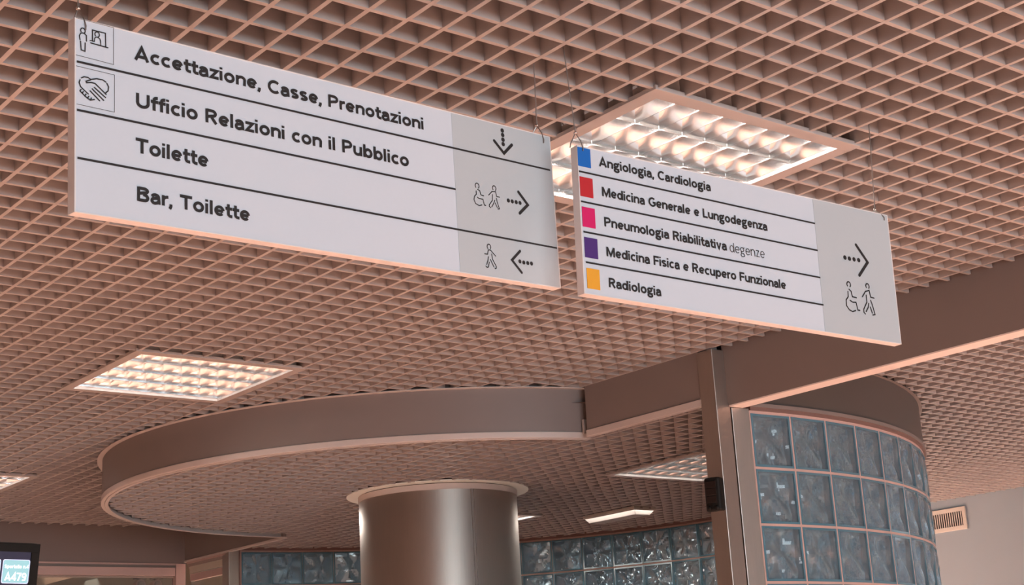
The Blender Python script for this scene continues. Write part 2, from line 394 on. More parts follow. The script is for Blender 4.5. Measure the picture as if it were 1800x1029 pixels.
for k in range(NB):
    a = radians(A0 + dA*(k + .5))
    if 22 < math.degrees(a) < 40: rows = 2
    else: rows = ROWS
    for r in range(rows):
        zc = Z0 - PIT*(r + .5)
        if 45 < math.degrees(a): zc += 0.022
        c = W((CC.x + RG*cos(a), CC.y + RG*sin(a)), zc) - Vector((cos(a), sin(a), 0))*0.04
        # local x along the wall, local y radially inward
        y = Vector((-cos(a), -sin(a), 0)); x = y.cross(UZ)
        link('glass_block', BLOCK, drum, frame_matrix(c, x, y, UZ))
m = MB(); gr = 0.006
aEnd = A0 + dA*NB
def gz(k): return 0.022 if A0 + dA*k > 45 else 0.0
for k in range(NB + 1):                    # vertical joints
    a = radians(A0 + dA*k); e = Vector((cos(a), sin(a), 0)); tt = Vector((-sin(a), cos(a), 0))
    o = W((CC.x, CC.y), Z0 - PIT*ROWS + gz(k)) + e*(RG - .074) - tt*gr
    m.obox(o, tt*2*gr, e*.0745, UZ*(PIT*ROWS + .004))
for r in range(ROWS + 1):                  # bed joints
    k0 = A0; ksw = A0 + dA*20
    ring_solid(m, RG - .073, RG, A0, ksw, Z0 - PIT*r - gr, Z0 - PIT*r + gr, 40)
    ring_solid(m, RG - .073, RG, ksw, aEnd, Z0 - PIT*r - gr + .022, Z0 - PIT*r + gr + .022, 40)
m.build('grout_joints', M['grout'], drum)
m = MB(); ring_solid(m, RG - .075, RG + .008, A0, 42, Z0 + gr, Z0 + .030, 48); ring_solid(m, RG - .078, RG - .02, 42, aEnd, Z0 + .022 + gr, Z0 + .052, 48)
m.build('head_channel', M['brown_trim'], drum, smooth=True)
m = MB(); ring_solid(m, RG - .01, RG + .012, A0, 42, Z0 + .018, Z0 + .031, 48); m.build('head_bead', M['fascia'], drum, smooth=True)
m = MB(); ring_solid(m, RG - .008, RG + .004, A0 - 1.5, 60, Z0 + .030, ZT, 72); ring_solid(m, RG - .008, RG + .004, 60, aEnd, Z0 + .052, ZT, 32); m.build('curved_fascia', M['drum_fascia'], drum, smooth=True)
m = MB(); ring_solid(m, RG + .004, RG + .018, A0, 60, HM - .002, HM, 48); m.build('ceiling_angle', M['fascia'], drum, smooth=True)
m = MB(); ring_solid(m, RG - .075, RG + .006, A0, aEnd, -CAM_Z, Z0 - PIT*ROWS - gr, 72); m.build('wall_base', M['wall'], drum, smooth=True)
# pier where the blocks start at the back left
a = radians(aEnd + 1.0)
e = Vector((cos(a), sin(a), 0)); tt = Vector((-sin(a), cos(a), 0))
t = thing('steel_post', 'steel post at the left end of the far glass block wall', 'post', loc=W((CC.x + (RG-.12)*cos(a), CC.y + (RG-.12)*sin(a)), -CAM_Z))
m = MB(); m.obox(Vector((0, 0, 0)), tt*.062, e*.09, UZ*(0.985 + CAM_Z)); m.build('post_body', M['steel'], t, bevel=.002)
# ------------------------------------------------------------------ round steel column
RC = 0.367
t = thing('round_column', 'thick round column clad in brushed steel with a white collar', 'column', loc=(CC.x, CC.y, 0))
def ringl(r, z, n=96): return [Vector((r*cos(2*pi*k/n), r*sin(2*pi*k/n), z)) for k in range(n)]
m = MB(); m.quadstrip(ringl(RC, 0), ringl(RC, HL + CAM_Z - .004), True); m.build('column_cladding', M['steel'], t, smooth=True)
m = MB(); m.quadstrip(ringl(RC - .002, HL + CAM_Z - .001), ringl(RC + .057, HL + CAM_Z - .001), True); m.quadstrip(ringl(RC + .057, HL + CAM_Z - .001), ringl(RC + .057, HL + CAM_Z + .004), True)
m.build('ceiling_collar', M['collar'], t, smooth=True)
m = MB(); 
A = [ringl(RC + .0035, HL + CAM_Z - .030), ringl(RC + .0035, HL + CAM_Z - .004), ringl(RC, HL + CAM_Z - .004), ringl(RC, HL + CAM_Z - .030)]
for k in range(4): m.quadstrip(A[k], A[(k+1) % 4], True)
m.build('top_band', M['trim'], t, smooth=True)
sa = radians(-62)
for d in (-.0065, .0065):
    e = Vector((cos(sa + d/RC), sin(sa + d/RC), 0)); tt = Vector((-sin(sa), cos(sa), 0))
    m = MB(); m.obox(e*(RC - .001) - tt*.0012 , tt*.0024, e*.002, UZ*(HL + CAM_Z - .03)); m.build('seam_strip', M['steel_seam'], t)
# ------------------------------------------------------------------ stroke lettering
def arc(cx, cy, rx, ry, a0, a1, n=14):
    return [(cx + rx*cos(radians(a0 + (a1-a0)*k/n)), cy + ry*sin(radians(a0 + (a1-a0)*k/n))) for k in range(n + 1)]
def glyphs(w):
    h = w/2; X = .72
    g = {}
    def o_(W_): return arc(W_/2, X/2, W_/2 - h, X/2 - h*.92, 0, 360, 26)
    g['o'] = (.64, [o_(.64)])
    g['c'] = (.57, [arc(.32, X/2, .32-h, X/2-h*.92, 50, 310, 22)])
    g['e'] = (.61, [arc(.31, X/2, .31-h, X/2-h*.92, 4, 318, 24), [(h, X*.49), (.61-h, X*.49)]])
    g['a'] = (.56, [[(h*.8, .50)] + arc(.27, X-h*.9-.15, .27-h+.0, .15, 150, 0, 12)[1:] + [(.50-h*.3, .17), (.56-h*.1, .0+h*.2)][:1] + [(.50-h*.3, 0)],
                   [(.50-h*.3, .42), (.28, .40)] + arc(.24, .22, .24-h*.9, .19-h*.2, 90, 270, 10)[2:] + [(.36, .09), (.50-h*.3, .2)]])
    g['b'] = (.64, [[(h, 0), (h, 1)], arc(.34, X/2, .30-h, X/2-h*.92, 0, 360, 26)])
    g['d'] = (.64, [[(.64-h, 0), (.64-h, 1)], arc(.30, X/2, .30-h, X/2-h*.92, 0, 360, 26)])
    g['p'] = (.64, [[(h, -.27), (h, X)], arc(.34, X/2, .30-h, X/2-h*.92, 0, 360, 26)])
    g['g'] = (.62, [arc(.27, .48, .27-h, .24-h*.85, 0, 360, 22), [(.42, .60), (.50, .68), (.62, .68)],
                   [(.18, .29), (.10, .20), (.14, .12), (.30, .09), (.45, .07)] + arc(.31, -.10, .31-h, .17-h*.3, 62, -240, 20)])
    g['f'] = (.38, [[(.17, 0), (.17, .76)] + arc(.17+.17, .76, .17, .24-h, 180, 80, 7)[1:], [(0, X-h), (.38, X-h)]])
    g['i'] = (w, [[(h, 0), (h, X)], [(h, .84), (h, 1.0)]])
    g['l'] = (w, [[(h, 0), (h, 1)]])
    g['n'] = (.60, [[(h, 0), (h, X)], [(h, .44)] + arc(.32, .44, .32-h-.02, .28-h*.9, 170, 0, 10)[1:] + [(.60-h-.0, 0)]])
    g['m'] = (.94, [[(h, 0), (h, X)], [(h, .44)] + arc(.29, .44, .29-h-.0, .28-h*.9, 170, 0, 9)[1:] + [(.58-h-.015, 0)], [(.58-h-.015, .44)] + arc(.70, .44, .235-h*.2-.02, .28-h*.9, 165, 0, 9)[1:] + [(.94-h, 0)]])
    g['r'] = (.40, [[(h, 0), (h, X)], [(h, .40)] + arc(.36, .40, .36-h, .32-h, 170, 88, 6)[1:]])
    g['s'] = (.52, [arc(.26, X-h*.9-.125, .26-h*.9, .125, 25, 200, 10) + [(.17, .40), (.36, .31)] + arc(.26, h*.9+.125, .26-h*.9, .125, 30, -155, 10)])
    g['t'] = (.40, [[(.17, .95), (.17, .22)] + arc(.33, .22, .16, .22-h, 180, 275, 6)[1:] + [(.40, h)], [(0, X-h), (.39, X-h)]])
    g['u'] = (.60, [[(.60-h, 0), (.60-h, X)], [(h, X), (h, .28)] + arc(.29, .28, .29-h-.0, .28-h*.9, 180, 350, 10)[1:]])
    g['v'] = (.58, [[(h*.9, X), (.29, h*.6), (.58-h*.9, X)]])
    g['z'] = (.52, [[(.02, X-h), (.44, X-h), (.09, h), (.52, h)]])
    g[','] = (w, [[(h, .17), (h, .02), (h*.3, -.16)]])
    g['.'] = (w, [[(h, .0), (h, .17)]])
    g['A'] = (.80, [[(h*.8, 0), (.40, 1-h*.5), (.80-h*.8, 0)], [(.20, .28), (.60, .28)]])
    g['B'] = (.68, [[(h, 0), (h, 1)], [(h, 1-h), (.36, 1-h)] + arc(.38, .765, .24-h*.2-.03, .235-h, 90, -90, 10) + [(h, .53)], [(.36, .53)] + arc(.40, .265+h*.25, .28-h-.0, .265-h*.75, 90, -90, 10) + [(h, h)]])
    g['C'] = (.74, [arc(.42, .5, .42-h, .5-h*.9, 46, 314, 24)])
    g['F'] = (.58, [[(h, 0), (h, 1)], [(h, 1-h), (.58, 1-h)], [(h, .5), (.54, .5)]])
    g['G'] = (.80, [arc(.43, .5, .43-h, .5-h*.9, 48, 330, 24) + [(.80-h, .46), (.48, .46)]])
    g['L'] = (.56, [[(h, 1), (h, h), (.56, h)]])
    g['M'] = (.90, [[(h, 0), (h, 1)], [(.90-h, 0), (.90-h, 1)], [(h*1.1, 1-h*.3), (.45, .12), (.90-h*1.1, 1-h*.3)]])
    g['P'] = (.68, [[(h, 0), (h, 1)], [(h, 1-h), (.38, 1-h)] + arc(.39, .70, .29-h, .30-h, 90, -90, 12) + [(h, .40+h*.0)]])
    g['R'] = (.70, [[(h, 0), (h, 1)], [(h, 1-h), (.38, 1-h)] + arc(.39, .72, .28-h, .28-h, 90, -90, 12) + [(h, .44)], [(.36, .44), (.70-h*.9, 0)]])
    g['T'] = (.68, [[(.34, 0), (.34, 1)], [(0, 1-h), (.68, 1-h)]])
    g['U'] = (.74, [[(h, 1), (h, .36)] + arc(.37, .36, .37-h, .36-h*.9, 180, 360, 14)[1:] + [(.74-h, 1)]])
    g['S'] = (.66, [arc(.33, .735, .33-h, .265-h, 30, 200, 10) + [(.2, .56), (.46, .45)] + arc(.33, .265, .33-h, .265-h, 25, -155, 10)])
    g['4'] = (.66, [[(.48, 0), (.48, 1-h*.4), (.05, .26), (.66, .26)]])
    g['7'] = (.60, [[(0, 1-h), (.60-h, 1-h), (.20, 0)]])
    g['9'] = (.62, [arc(.31, .68, .31-h, .32-h, 0, 360, 20), [(.62-h, .68), (.60-h, .40), (.44, .12), (.12, h*.8)]])
    return g
def stroke(m, pts, w, y, sx=1.0):
    """flat mitred ribbon through 2-D points, in the local xz plane at depth y; returns nothing"""
    pts = [Vector((p[0], p[1])) for p in pts]
    pts = [p for k, p in enumerate(pts) if k == 0 or (p - pts[k-1]).length > 1e-5]
    n = len(pts); 
    if n < 2: return
    closed = (pts[0] - pts[-1]).length < 1e-4
    L, R_ = [], []
    for k in range(n):
        if closed and k in (0, n-1): d0 = (pts[-1] - pts[-2]).normalized(); d1 = (pts[1] - pts[0]).normalized()
        else:
            d0 = (pts[k] - pts[k-1]).normalized() if k else (pts[1] - pts[0]).normalized()
            d1 = (pts[k+1] - pts[k]).normalized() if k < n-1 else d0
        n0 = Vector((-d0.y, d0.x)); n1 = Vector((-d1.y, d1.x)); mm = (n0 + n1)
        mm = mm.normalized() if mm.length > .2 else n0
        s = min(1/max(mm.dot(n0), .38), 2.2)
        L.append(pts[k] + mm*s*w/2); R_.append(pts[k] - mm*s*w/2)
    m.quadstrip([(p.x, y, p.y) for p in L], [(p.x, y, p.y) for p in R_])
def disc(m, c, r, y, n=20, rz=None):
    m.poly([(c[0] + r*cos(2*pi*k/n), y, c[1] + (rz or r)*sin(2*pi*k/n)) for k in range(n)])
def lettering(text, x0, z0, x1, z1, cap, weight, y, parent, mat_, name='lettering', italic=0):
    w = (.185 if weight else .08); g = glyphs(w); gap = .05 if weight else .14
    pen = 0; items = []
    for ch in text:
        if ch == ' ': pen += (.36 if weight else .30); continue
        wd, st = g[ch]; 
        items.append((pen, st)); pen += wd + (gap*.4 if ch in 'ftcr' else (gap*1.5 if ch in 'il' else gap))
    total = pen - gap; kx = math.hypot(x1-x0, z1-z0)/(total*cap); th = math.atan2(z1-z0, x1-x0)
    m = MB(); k = 0
    for p, st in items:
        for s_ in st:
            q = []
            pts = [((p + a + italic*b)*kx*cap, b*cap) for a, b in s_]
            pts = [(x0 + a*cos(th) - b*sin(th), z0 + a*sin(th) + b*cos(th)) for a, b in pts]
            stroke(m, pts, w*cap*(.5 + .5*kx), y - 0.00003*(k % 3)); k += 1
    return m.build(name, mat_, parent)
# ------------------------------------------------------------------ hanging signs
DATA = json.loads(r'''{"s1":{"o":[-0.6045,1.965,0.9974],"rot":[0.76508,0.02734,-0.03655],"w":0.9603,"h":0.2922,"rules":[[[0.0033,-0.0675],[0.9541,-0.0669]],[[0.0035,-0.1406],[0.716,-0.1427]],[[0.0044,-0.212],[0.9572,-0.2164]]],"panel":[[0.7171,-0.0002],[0.9622,0.0008],[0.9584,-0.2931],[0.7144,-0.2878]],"text":[["Accettazione, Casse, Prenotazioni",[0.0947,-0.0436],[0.6508,-0.0462],0.0216,1],["Ufficio Relazioni con il Pubblico",[0.0969,-0.1172],[0.6131,-0.1196],0.0223,1],["Toilette",[0.0961,-0.1874],[0.2183,-0.1891],0.0227,1],["Bar, Toilette",[0.0973,-0.2605],[0.2901,-0.2633],0.0219,1]],"icons":{"person_at_counter":[[2,[[0.0082,-0.0331],[0.0072,-0.0273],[0.0089,-0.0233],[0.0124,-0.0217],[0.0155,-0.0222],[0.0182,-0.0246],[0.0183,-0.033]]],[2,[[0.009,-0.0352],[0.01,-0.0484],[0.016,-0.0493],[0.0163,-0.0362]]],[2,[[0.0277,-0.0308],[0.0277,-0.0135],[0.0484,-0.0137],[0.0487,-0.0343]]],[2.2,[[0.0249,-0.0342],[0.0522,-0.0353]]],[1.8,[[0.0238,-0.0305],[0.0307,-0.0305],[0.031,-0.0257],[0.0332,-0.0231],[0.0361,-0.0228],[0.0395,-0.0246],[0.0406,-0.0277],[0.0408,-0.0342]]]],"handshake":[[2.2,[[0.0102,-0.0912],[0.0145,-0.0885],[0.0207,-0.0882],[0.0249,-0.0903],[0.0342,-0.0872],[0.0437,-0.0869],[0.0489,-0.0892]]],[2.2,[[0.0083,-0.0943],[0.0069,-0.0987],[0.009,-0.1043],[0.0133,-0.1079],[0.021,-0.1131]]],[2.2,[[0.0249,-0.091],[0.0176,-0.0946],[0.0184,-0.0967],[0.0257,-0.0948],[0.0316,-0.0949],[0.0491,-0.1079]]],[2.2,[[0.0504,-0.0908],[0.0531,-0.0956],[0.0523,-0.1019],[0.0475,-0.1067]]],[2.2,[[0.0306,-0.1012],[0.0483,-0.1131]]],[2.2,[[0.0272,-0.1042],[0.0452,-0.1179]]],[2.2,[[0.0241,-0.1079],[0.0389,-0.1199]]],[2.2,[[0.0099,-0.1086],[0.0082,-0.1113],[0.0114,-0.1139],[0.0133,-0.1114]]],[2.2,[[0.0117,-0.1138],[0.0156,-0.1172],[0.0176,-0.1141]]],[2.2,[[0.0156,-0.1172],[0.0198,-0.1198],[0.0218,-0.1167]]],[2.2,[[0.0198,-0.1198],[0.0244,-0.1219],[0.0306,-0.1197]]],[2.2,[[0.0244,-0.1219],[0.0259,-0.1184]]]],"box_top":[[0.7,[[0.0014,-0.0011],[0.0614,-0.0017],[0.0612,-0.0593],[0.0015,-0.0578]]]],"box_bottom":[[0.7,[[0.0021,-0.0745],[0.0627,-0.0752],[0.0624,-0.1325],[0.0034,-0.132]]]],"arrow_down":[[7,[[0.8155,-0.0351],[0.8378,-0.055],[0.8591,-0.035]]]],"arrow_right":[[7,[[0.8676,-0.1231],[0.8893,-0.1441],[0.8674,-0.1633]]]],"arrow_left":[[6,[[0.8619,-0.2346],[0.8404,-0.254],[0.8626,-0.2744]]]],"wheelchair_user":[[2.2,[[0.7638,-0.1379],[0.7638,-0.1441],[0.7593,-0.1483],[0.7575,-0.1547],[0.7607,-0.1615],[0.7689,-0.1641],[0.7756,-0.1619]]],[2.2,[[0.767,-0.1345],[0.7726,-0.1361],[0.7745,-0.1435],[0.7812,-0.1442]]],[2.2,[[0.7659,-0.1492],[0.7695,-0.1509],[0.7789,-0.151],[0.7816,-0.1612],[0.7849,-0.1613]]]],"walking_person":[[2.2,[[0.7933,-0.1409],[0.8023,-0.1326],[0.8108,-0.1319],[0.8126,-0.1404],[0.8195,-0.1407]]],[2.2,[[0.8026,-0.1385],[0.8017,-0.1493],[0.7936,-0.1587],[0.7934,-0.1619],[0.7965,-0.1637]]],[2.2,[[0.8074,-0.1484],[0.8043,-0.1547],[0.7992,-0.1618]]],[2.2,[[0.8116,-0.1439],[0.8135,-0.1514],[0.8176,-0.1628],[0.8137,-0.1634]]],[2.2,[[0.808,-0.1532],[0.8127,-0.1612]]]],"walking_person_left":[[2.2,[[0.8011,-0.2519],[0.7895,-0.2424],[0.7845,-0.2428],[0.7819,-0.2509],[0.775,-0.2511]]],[2.2,[[0.7835,-0.2552],[0.782,-0.2622],[0.7784,-0.2701]]],[2.2,[[0.7918,-0.2496],[0.7931,-0.2585],[0.8013,-0.271],[0.8007,-0.2741],[0.7976,-0.2752]]],[2.2,[[0.788,-0.2599],[0.7955,-0.2725]]],[2.2,[[0.785,-0.2652],[0.782,-0.2742],[0.779,-0.275],[0.7761,-0.2734]]]]},"dots":{"arrow_down":[[0.0042,[0.8373,-0.0116]],[0.0042,[0.8376,-0.0202]],[0.0042,[0.8377,-0.029]],[0.0042,[0.8374,-0.0376]]],"arrow_right":[[0.0039,[0.8411,-0.1435]],[0.0039,[0.8506,-0.1436]],[0.0039,[0.8603,-0.1435]],[0.0039,[0.8699,-0.1435]]],"arrow_left":[[0.0038,[0.8597,-0.2541]],[0.0038,[0.8693,-0.2549]],[0.0038,[0.8792,-0.2547]],[0.0038,[0.8885,-0.2544]]]},"arcs":{"person_at_counter":[[2,[0.0127,-0.0182],0.0036,-60,230],[2,[0.0351,-0.0187],0.0036,-60,230]],"wheelchair_user":[[2.2,[0.767,-0.1281],0.0045,-60,230]],"walking_person":[[2.2,[0.808,-0.1259],0.0042,-60,230]],"walking_person_left":[[2.2,[0.7864,-0.2368],0.0042,-50,240]]},"squares":[],"wires":[[[0.0103,0.0191],[0.0067,-0.0003],[0.0165,-0.0163],[0.0102,0.0644]],[[0.9373,0.0207],[0.9294,-0.0009],[0.9412,-0.0165],[0.9426,0.1874]]]},"s2":{"o":[0.1338,2.573,0.9913],"rot":[0.60591,0.00177,0.02482],"w":0.8154,"h":0.2831,"rules":[[[0.0015,-0.051],[0.5957,-0.0548]],[[0.0029,-0.1089],[0.5961,-0.1123]],[[0.005,-0.1665],[0.5961,-0.1697]],[[0.0069,-0.2236],[0.5977,-0.2267]]],"panel":[[0.5952,-0.0001],[0.8155,0.0004],[0.8153,-0.2834],[0.596,-0.2816]],"text":[["Angiologia, Cardiologia",[0.0489,-0.0322],[0.3194,-0.0343],0.0181,1],["Medicina Generale e Lungodegenza",[0.0521,-0.0903],[0.4612,-0.0925],0.0183,1],["Pneumologia Riabilitativa",[0.0535,-0.1485],[0.3492,-0.1503],0.0183,1],["degenze",[0.3567,-0.1515],[0.4474,-0.1512],0.0194,0],["Medicina Fisica e Recupero Funzionale",[0.0548,-0.2053],[0.498,-0.2077],0.0181,1],["Radiologia",[0.0564,-0.2637],[0.1777,-0.2649],0.018,1]],"icons":{"arrow_right":[[6.2,[[0.7093,-0.0831],[0.7387,-0.1166],[0.7101,-0.1488]]]],"wheelchair_user":[[2.6,[[0.6714,-0.1885],[0.6707,-0.1997],[0.6642,-0.2069],[0.6634,-0.2196],[0.6704,-0.2275],[0.6794,-0.2301],[0.6884,-0.2267]]],[2.6,[[0.6751,-0.1833],[0.681,-0.1872],[0.683,-0.1981],[0.6945,-0.1988]]],[2.6,[[0.6753,-0.207],[0.6822,-0.2099],[0.6918,-0.2089],[0.6951,-0.2249],[0.7007,-0.2248]]]],"walking_person":[[2.6,[[0.7124,-0.1942],[0.7229,-0.1816],[0.7343,-0.1778],[0.7367,-0.1919],[0.7466,-0.1928]]],[2.6,[[0.7239,-0.1894],[0.724,-0.2044],[0.7125,-0.2211],[0.7125,-0.2275],[0.716,-0.2302]]],[2.6,[[0.7294,-0.2062],[0.7269,-0.2145],[0.7189,-0.2251]]],[2.6,[[0.7357,-0.199],[0.7389,-0.2066],[0.7446,-0.2282],[0.7377,-0.23]]],[2.6,[[0.7327,-0.2138],[0.737,-0.2259]]]]},"dots":{"arrow_right":[[0.0048,[0.6727,-0.116]],[0.0048,[0.6856,-0.1164]],[0.0048,[0.699,-0.116]],[0.0048,[0.7126,-0.1156]]]},"arcs":{"wheelchair_user":[[2.6,[0.6757,-0.1731],0.0052,-60,230]],"walking_person":[[2.6,[0.7307,-0.1693],0.0049,-60,230]]},"squares":[["blue",[[0.0,-0.0035],[0.0294,-0.0034],[0.03,-0.0405],[0.001,-0.0402]]],["red",[[0.0017,-0.0607],[0.0312,-0.0608],[0.032,-0.0987],[0.0029,-0.0983]]],["magenta",[[0.0035,-0.1187],[0.0327,-0.1185],[0.0336,-0.1565],[0.0048,-0.1566]]],["violet",[[0.0055,-0.176],[0.035,-0.1764],[0.0356,-0.2143],[0.0065,-0.2145]]],["yellow",[[0.0075,-0.2342],[0.0359,-0.2341],[0.0368,-0.2722],[0.0081,-0.2722]]]],"wires":[[[0.0054,0.0277],[-0.0003,0.0075],[0.0123,-0.0101],[-0.0116,0.1868]],[[0.7893,0.01],[0.7826,-0.0007],[0.803,-0.0144],[0.7979,0.1758]]]},"mon":{"o":[-1.592,4.6,0.5363],"rot":[0.7074,0.172,0.0131],"w":0.0853,"h":0.0724,"corner":[0.1113,0.0495],"inner":[0.0889,0.0227],"t1":[[0.0061,-0.0264],[0.0819,-0.0259],[0.005,-0.017]],"t2":[[0.0096,-0.0638],[0.0773,-0.0639],[0.0103,-0.0399]],"l":[[-0.0278,-0.0002],[-0.0041,0.0003],[-0.0053,-0.0727]]}}''')
def Rm(az, pt, rl):
    return Matrix.Rotation(az, 3, 'Z') @ Matrix.Rotation(rl, 3, 'Y') @ Matrix.Rotation(pt, 3, 'X')
def sign(D, name, label, ppm):
    T = 0.020
    R3 = Rm(*D['rot']); mw = R3.to_4x4(); mw.translation = Vector(D['o']) + Vector((0, 0, CAM_Z))
    t = thing(name, label, 'sign', mw=mw)
    w, h = D['w'], D['h']; inv = R3.inverted()
    m = MB(); m.box(0.002, w-0.002, 0.0006, T-0.0006, -h+0.002, -0.002); m.build('sign_panel', M['sign_white'], t)
    # aluminium edge profiles
    m = MB(); m.box(0, .0022, 0, T, -h, 0); m.build('edge_profile', M['sign_frame'], t, bevel=.0004)
    m = MB(); m.box(w-.0022, w, 0, T, -h, 0); m.build('edge_profile', M['sign_frame'], t, bevel=.0004)
    m = MB(); m.box(.0022, w-.0022, 0, T, -.002, 0); m.build('edge_profile', M['sign_frame'], t, bevel=.0004)
    m = MB(); m.box(.0022, w-.0022, 0, T, -h, -h+.002); m.build('edge_profile', M['sign_frame'], t, bevel=.0004)
    pl = D['panel']; x0 = (pl[0][0] + pl[3][0])/2
    m = MB(); m.box(x0, w-.0023, 0.0001, .0008, -h+.0021, -.0021); g = m.build('arrow_field', M['sign_grey'], t); g['label'] = 'grey right-hand field of the sign'
    for (a, b) in D['rules']:
        m = MB(); stroke(m, [a, b], .0034, -0.0002); m.build('dividing_line', M['ink'], t)
    for txt, a, b, cap, wt in D['text']:
        o = lettering(txt, a[0], a[1], b[0], b[1], cap, wt, -0.0003, t, M['ink']); o['label'] = 'black lettering reading ' + txt
    for k, lst in D['icons'].items():
        m = MB(); dots = D['dots'].get(k, []); arcs = D['arcs'].get(k, [])
        for wd, pts in lst:
            ww = wd/ppm
            stroke(m, pts, ww, -0.0003)
            if wd > 1.0:
                for p in (pts[0], pts[-1]): disc(m, p, ww/2, -0.00032, 10)
                for p in pts[1:-1]: disc(m, p, ww/2, -0.00032, 10)
        for r, p in dots: disc(m, p, r, -0.0003)
        for wd, c, r, a0, a1 in arcs: stroke(m, arc(c[0], c[1], r, r*1.1, a0, a1, 14), wd/ppm, -0.0003)
        nm = 'icon_border' if k.startswith('box') else ('arrow_symbol' if k.startswith('arrow') else 'pictogram')
        o = m.build(nm, M['ink'], t)
        if nm == 'pictogram': o['label'] = 'black line pictogram: ' + k.replace('_left', ' facing left').replace('_', ' ')
        if nm == 'arrow_symbol': o['label'] = 'dotted black ' + k.replace('_', ' pointing ').replace('arrow pointing', 'arrow pointing')
    for nme, q in D['squares']:
        xs = [p[0] for p in q]; zs = [p[1] for p in q]
        xa = (q[0][0]+q[3][0])/2; xb = (q[1][0]+q[2][0])/2; za = (q[0][1]+q[1][1])/2; zb = (q[2][1]+q[3][1])/2
        m = MB(); m.box(xa, xb, -.0004, .0002, zb, za); o = m.build('colour_square', M[nme], t); o['label'] = nme + ' square'
    # hanging wires
    for fer, l1, l2, top in D['wires']:
        topw = mw @ Vector((top[0], T/2, top[1])); ztarget = HM + CAM_Z + 0.03
        fw = mw @ Vector((fer[0], T/2, fer[1]))
        d = topw - fw; s = (ztarget - fw.z)/d.z if abs(d.z) > 1e-4 else 1
        tl = mw.inverted() @ (fw + d*s)
        f = Vector((fer[0], T/2, fer[1]))
        m = MB(); m.tube([tl, f + Vector((0, 0, .001))], .0011, 8)
        m.tube([f, Vector((l1[0], T*.9, l1[1] + .002)), Vector((l1[0], T + .001, l1[1] - .006))], .0011, 8)
        m.tube([f, f*.5 + Vector((l2[0], .000, l2[1]))*.5 + Vector((.0008, -.004, .001)), Vector((l2[0], -.002, l2[1] + .006)), Vector((l2[0], -.0012, l2[1]))], .0011, 8)
        m.tube([f, f + Vector((.003, -.001, .009))], .0005, 6)
        wo = m.build('hanging_wire', M['wire'], t, smooth=True)
        m = MB(); m.sphere(f, .0038, sz=.8); m.build('wire_ferrule', M['ferrule'], wo, smooth=True)
    return t
sign(DATA['s1'], 'hanging_sign', 'wide white hanging sign reading Accettazione, Casse, Prenotazioni, left of the other sign', 1190)
sign(DATA['s2'], 'hanging_sign', 'white hanging sign with five coloured squares, lowest line Radiologia', 920)
# ------------------------------------------------------------------ black sensor on the post
o = G(22.92, 20.6, 0) ; o.z = 0
c0 = None 
ux = (EJ*.55 - EI*.45).normalized()
t = thing('wall_sensor', 'black plastic sensor clamped on the front of the steel post', 'sensor', loc=G(22.7, 20.9, 0.668))
nrm = Vector((-EI.x - 0.35*EJ.x, -EI.y - 0.35*EJ.y, 0)).normalized(); side = nrm.cross(UZ) * -1
def lx(a, b, c): return side*a + nrm*b + UZ*c
m = MB(); prof = [(-.031, 0), (-.031, .022), (-.024, .034), (0, .040), (.024, .036), (.031, .024), (.031, 0)]
m.quadstrip([lx(a, b, -.056) for a, b in prof], [lx(a, b, .056) for a, b in prof], True)
m.poly([lx(a, b, -.056) for a, b in prof][::-1]); m.poly([lx(a, b, .056) for a, b in prof])
m.build('sensor_body', M['black'], t, bevel=.006)
for k in range(3):
    m = MB(); m.obox(lx(-.019, .0385, -.030 + k*.025), side*.038, nrm*.0035, UZ*.0225); m.build('sensor_lens', M['black_soft'], t, bevel=.001)
for a in (-.013, .013):
    m = MB(); m.sphere(lx(a, .031, -.046), .0105); m.build('sensor_knob', M['black'], t, smooth=True)
# ------------------------------------------------------------------ emergency light on the lower ceiling
t = thing('emergency_light', 'long pale bulkhead light fixed under the lower ceiling', 'emergency light', mw=frame_matrix(G(44.95, 50.1, HL), EJ, EI, UZ))
m = MB(); m.box(0, .41, 0, .155, -.016, 0); m.build('lamp_base', M['vent'], t, bevel=.002)
m = MB(); zt, zb = -.016, -.042
A = [(0.004, .004, zt), (.406, .004, zt), (.406, .151, zt), (.004, .151, zt)]; B = [(.022, .026, zb), (.388, .026, zb), (.388, .128, zb), (.022, .128, zb)]
m.quadstrip(A, B, True); m.poly(B); m.poly(A[::-1]); m.build('lamp_diffuser', M['diffuser'], t, bevel=.003)
m = MB()
for y in (.05, .11): m.box(-.003, .004, y-.008, y+.008, -.014, -.003)
m.build('cover_clip', M['grey_trim'], t)
# ------------------------------------------------------------------ right hand wall with air vent
a = Vector((2.69, 9.962, 0)); b = Vector((3.116, 9.402, 0)); dr = (b - a).normalized(); nm_ = Vector((dr.y, -dr.x, 0))
if nm_.dot(-a) < 0: nm_ = -nm_
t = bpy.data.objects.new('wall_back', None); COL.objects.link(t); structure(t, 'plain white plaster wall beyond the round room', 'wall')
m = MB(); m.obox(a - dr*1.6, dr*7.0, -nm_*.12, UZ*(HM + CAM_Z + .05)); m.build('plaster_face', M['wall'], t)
vt = thing('air_vent', 'beige air grille with dark slots high on the white wall', 'vent', mw=frame_matrix(a + dr*.05 + nm_*0.0 + UZ*(CAM_Z + 1.05), dr, -nm_, UZ))
x0, x1, z0, z1 = -.235, .20, -.073, .073
m = MB(); fr = .026
for q in ((x0, x1, z1-fr, z1), (x0, x1, z0, z0+fr), (x0, x0+fr, z0+fr, z1-fr), (x1-fr, x1, z0+fr, z1-fr)): m.box(q[0], q[1], -.012, 0.0, q[2], q[3])
m.build('vent_frame', M['vent'], vt, bevel=.002)
m = MB(); m.box(x0+.01, x1-.01, -.002, -.0005, z0+.01, z1-.01); m.build('vent_backing', M['dark'], vt)
k = 0; xx = x0 + fr + .008
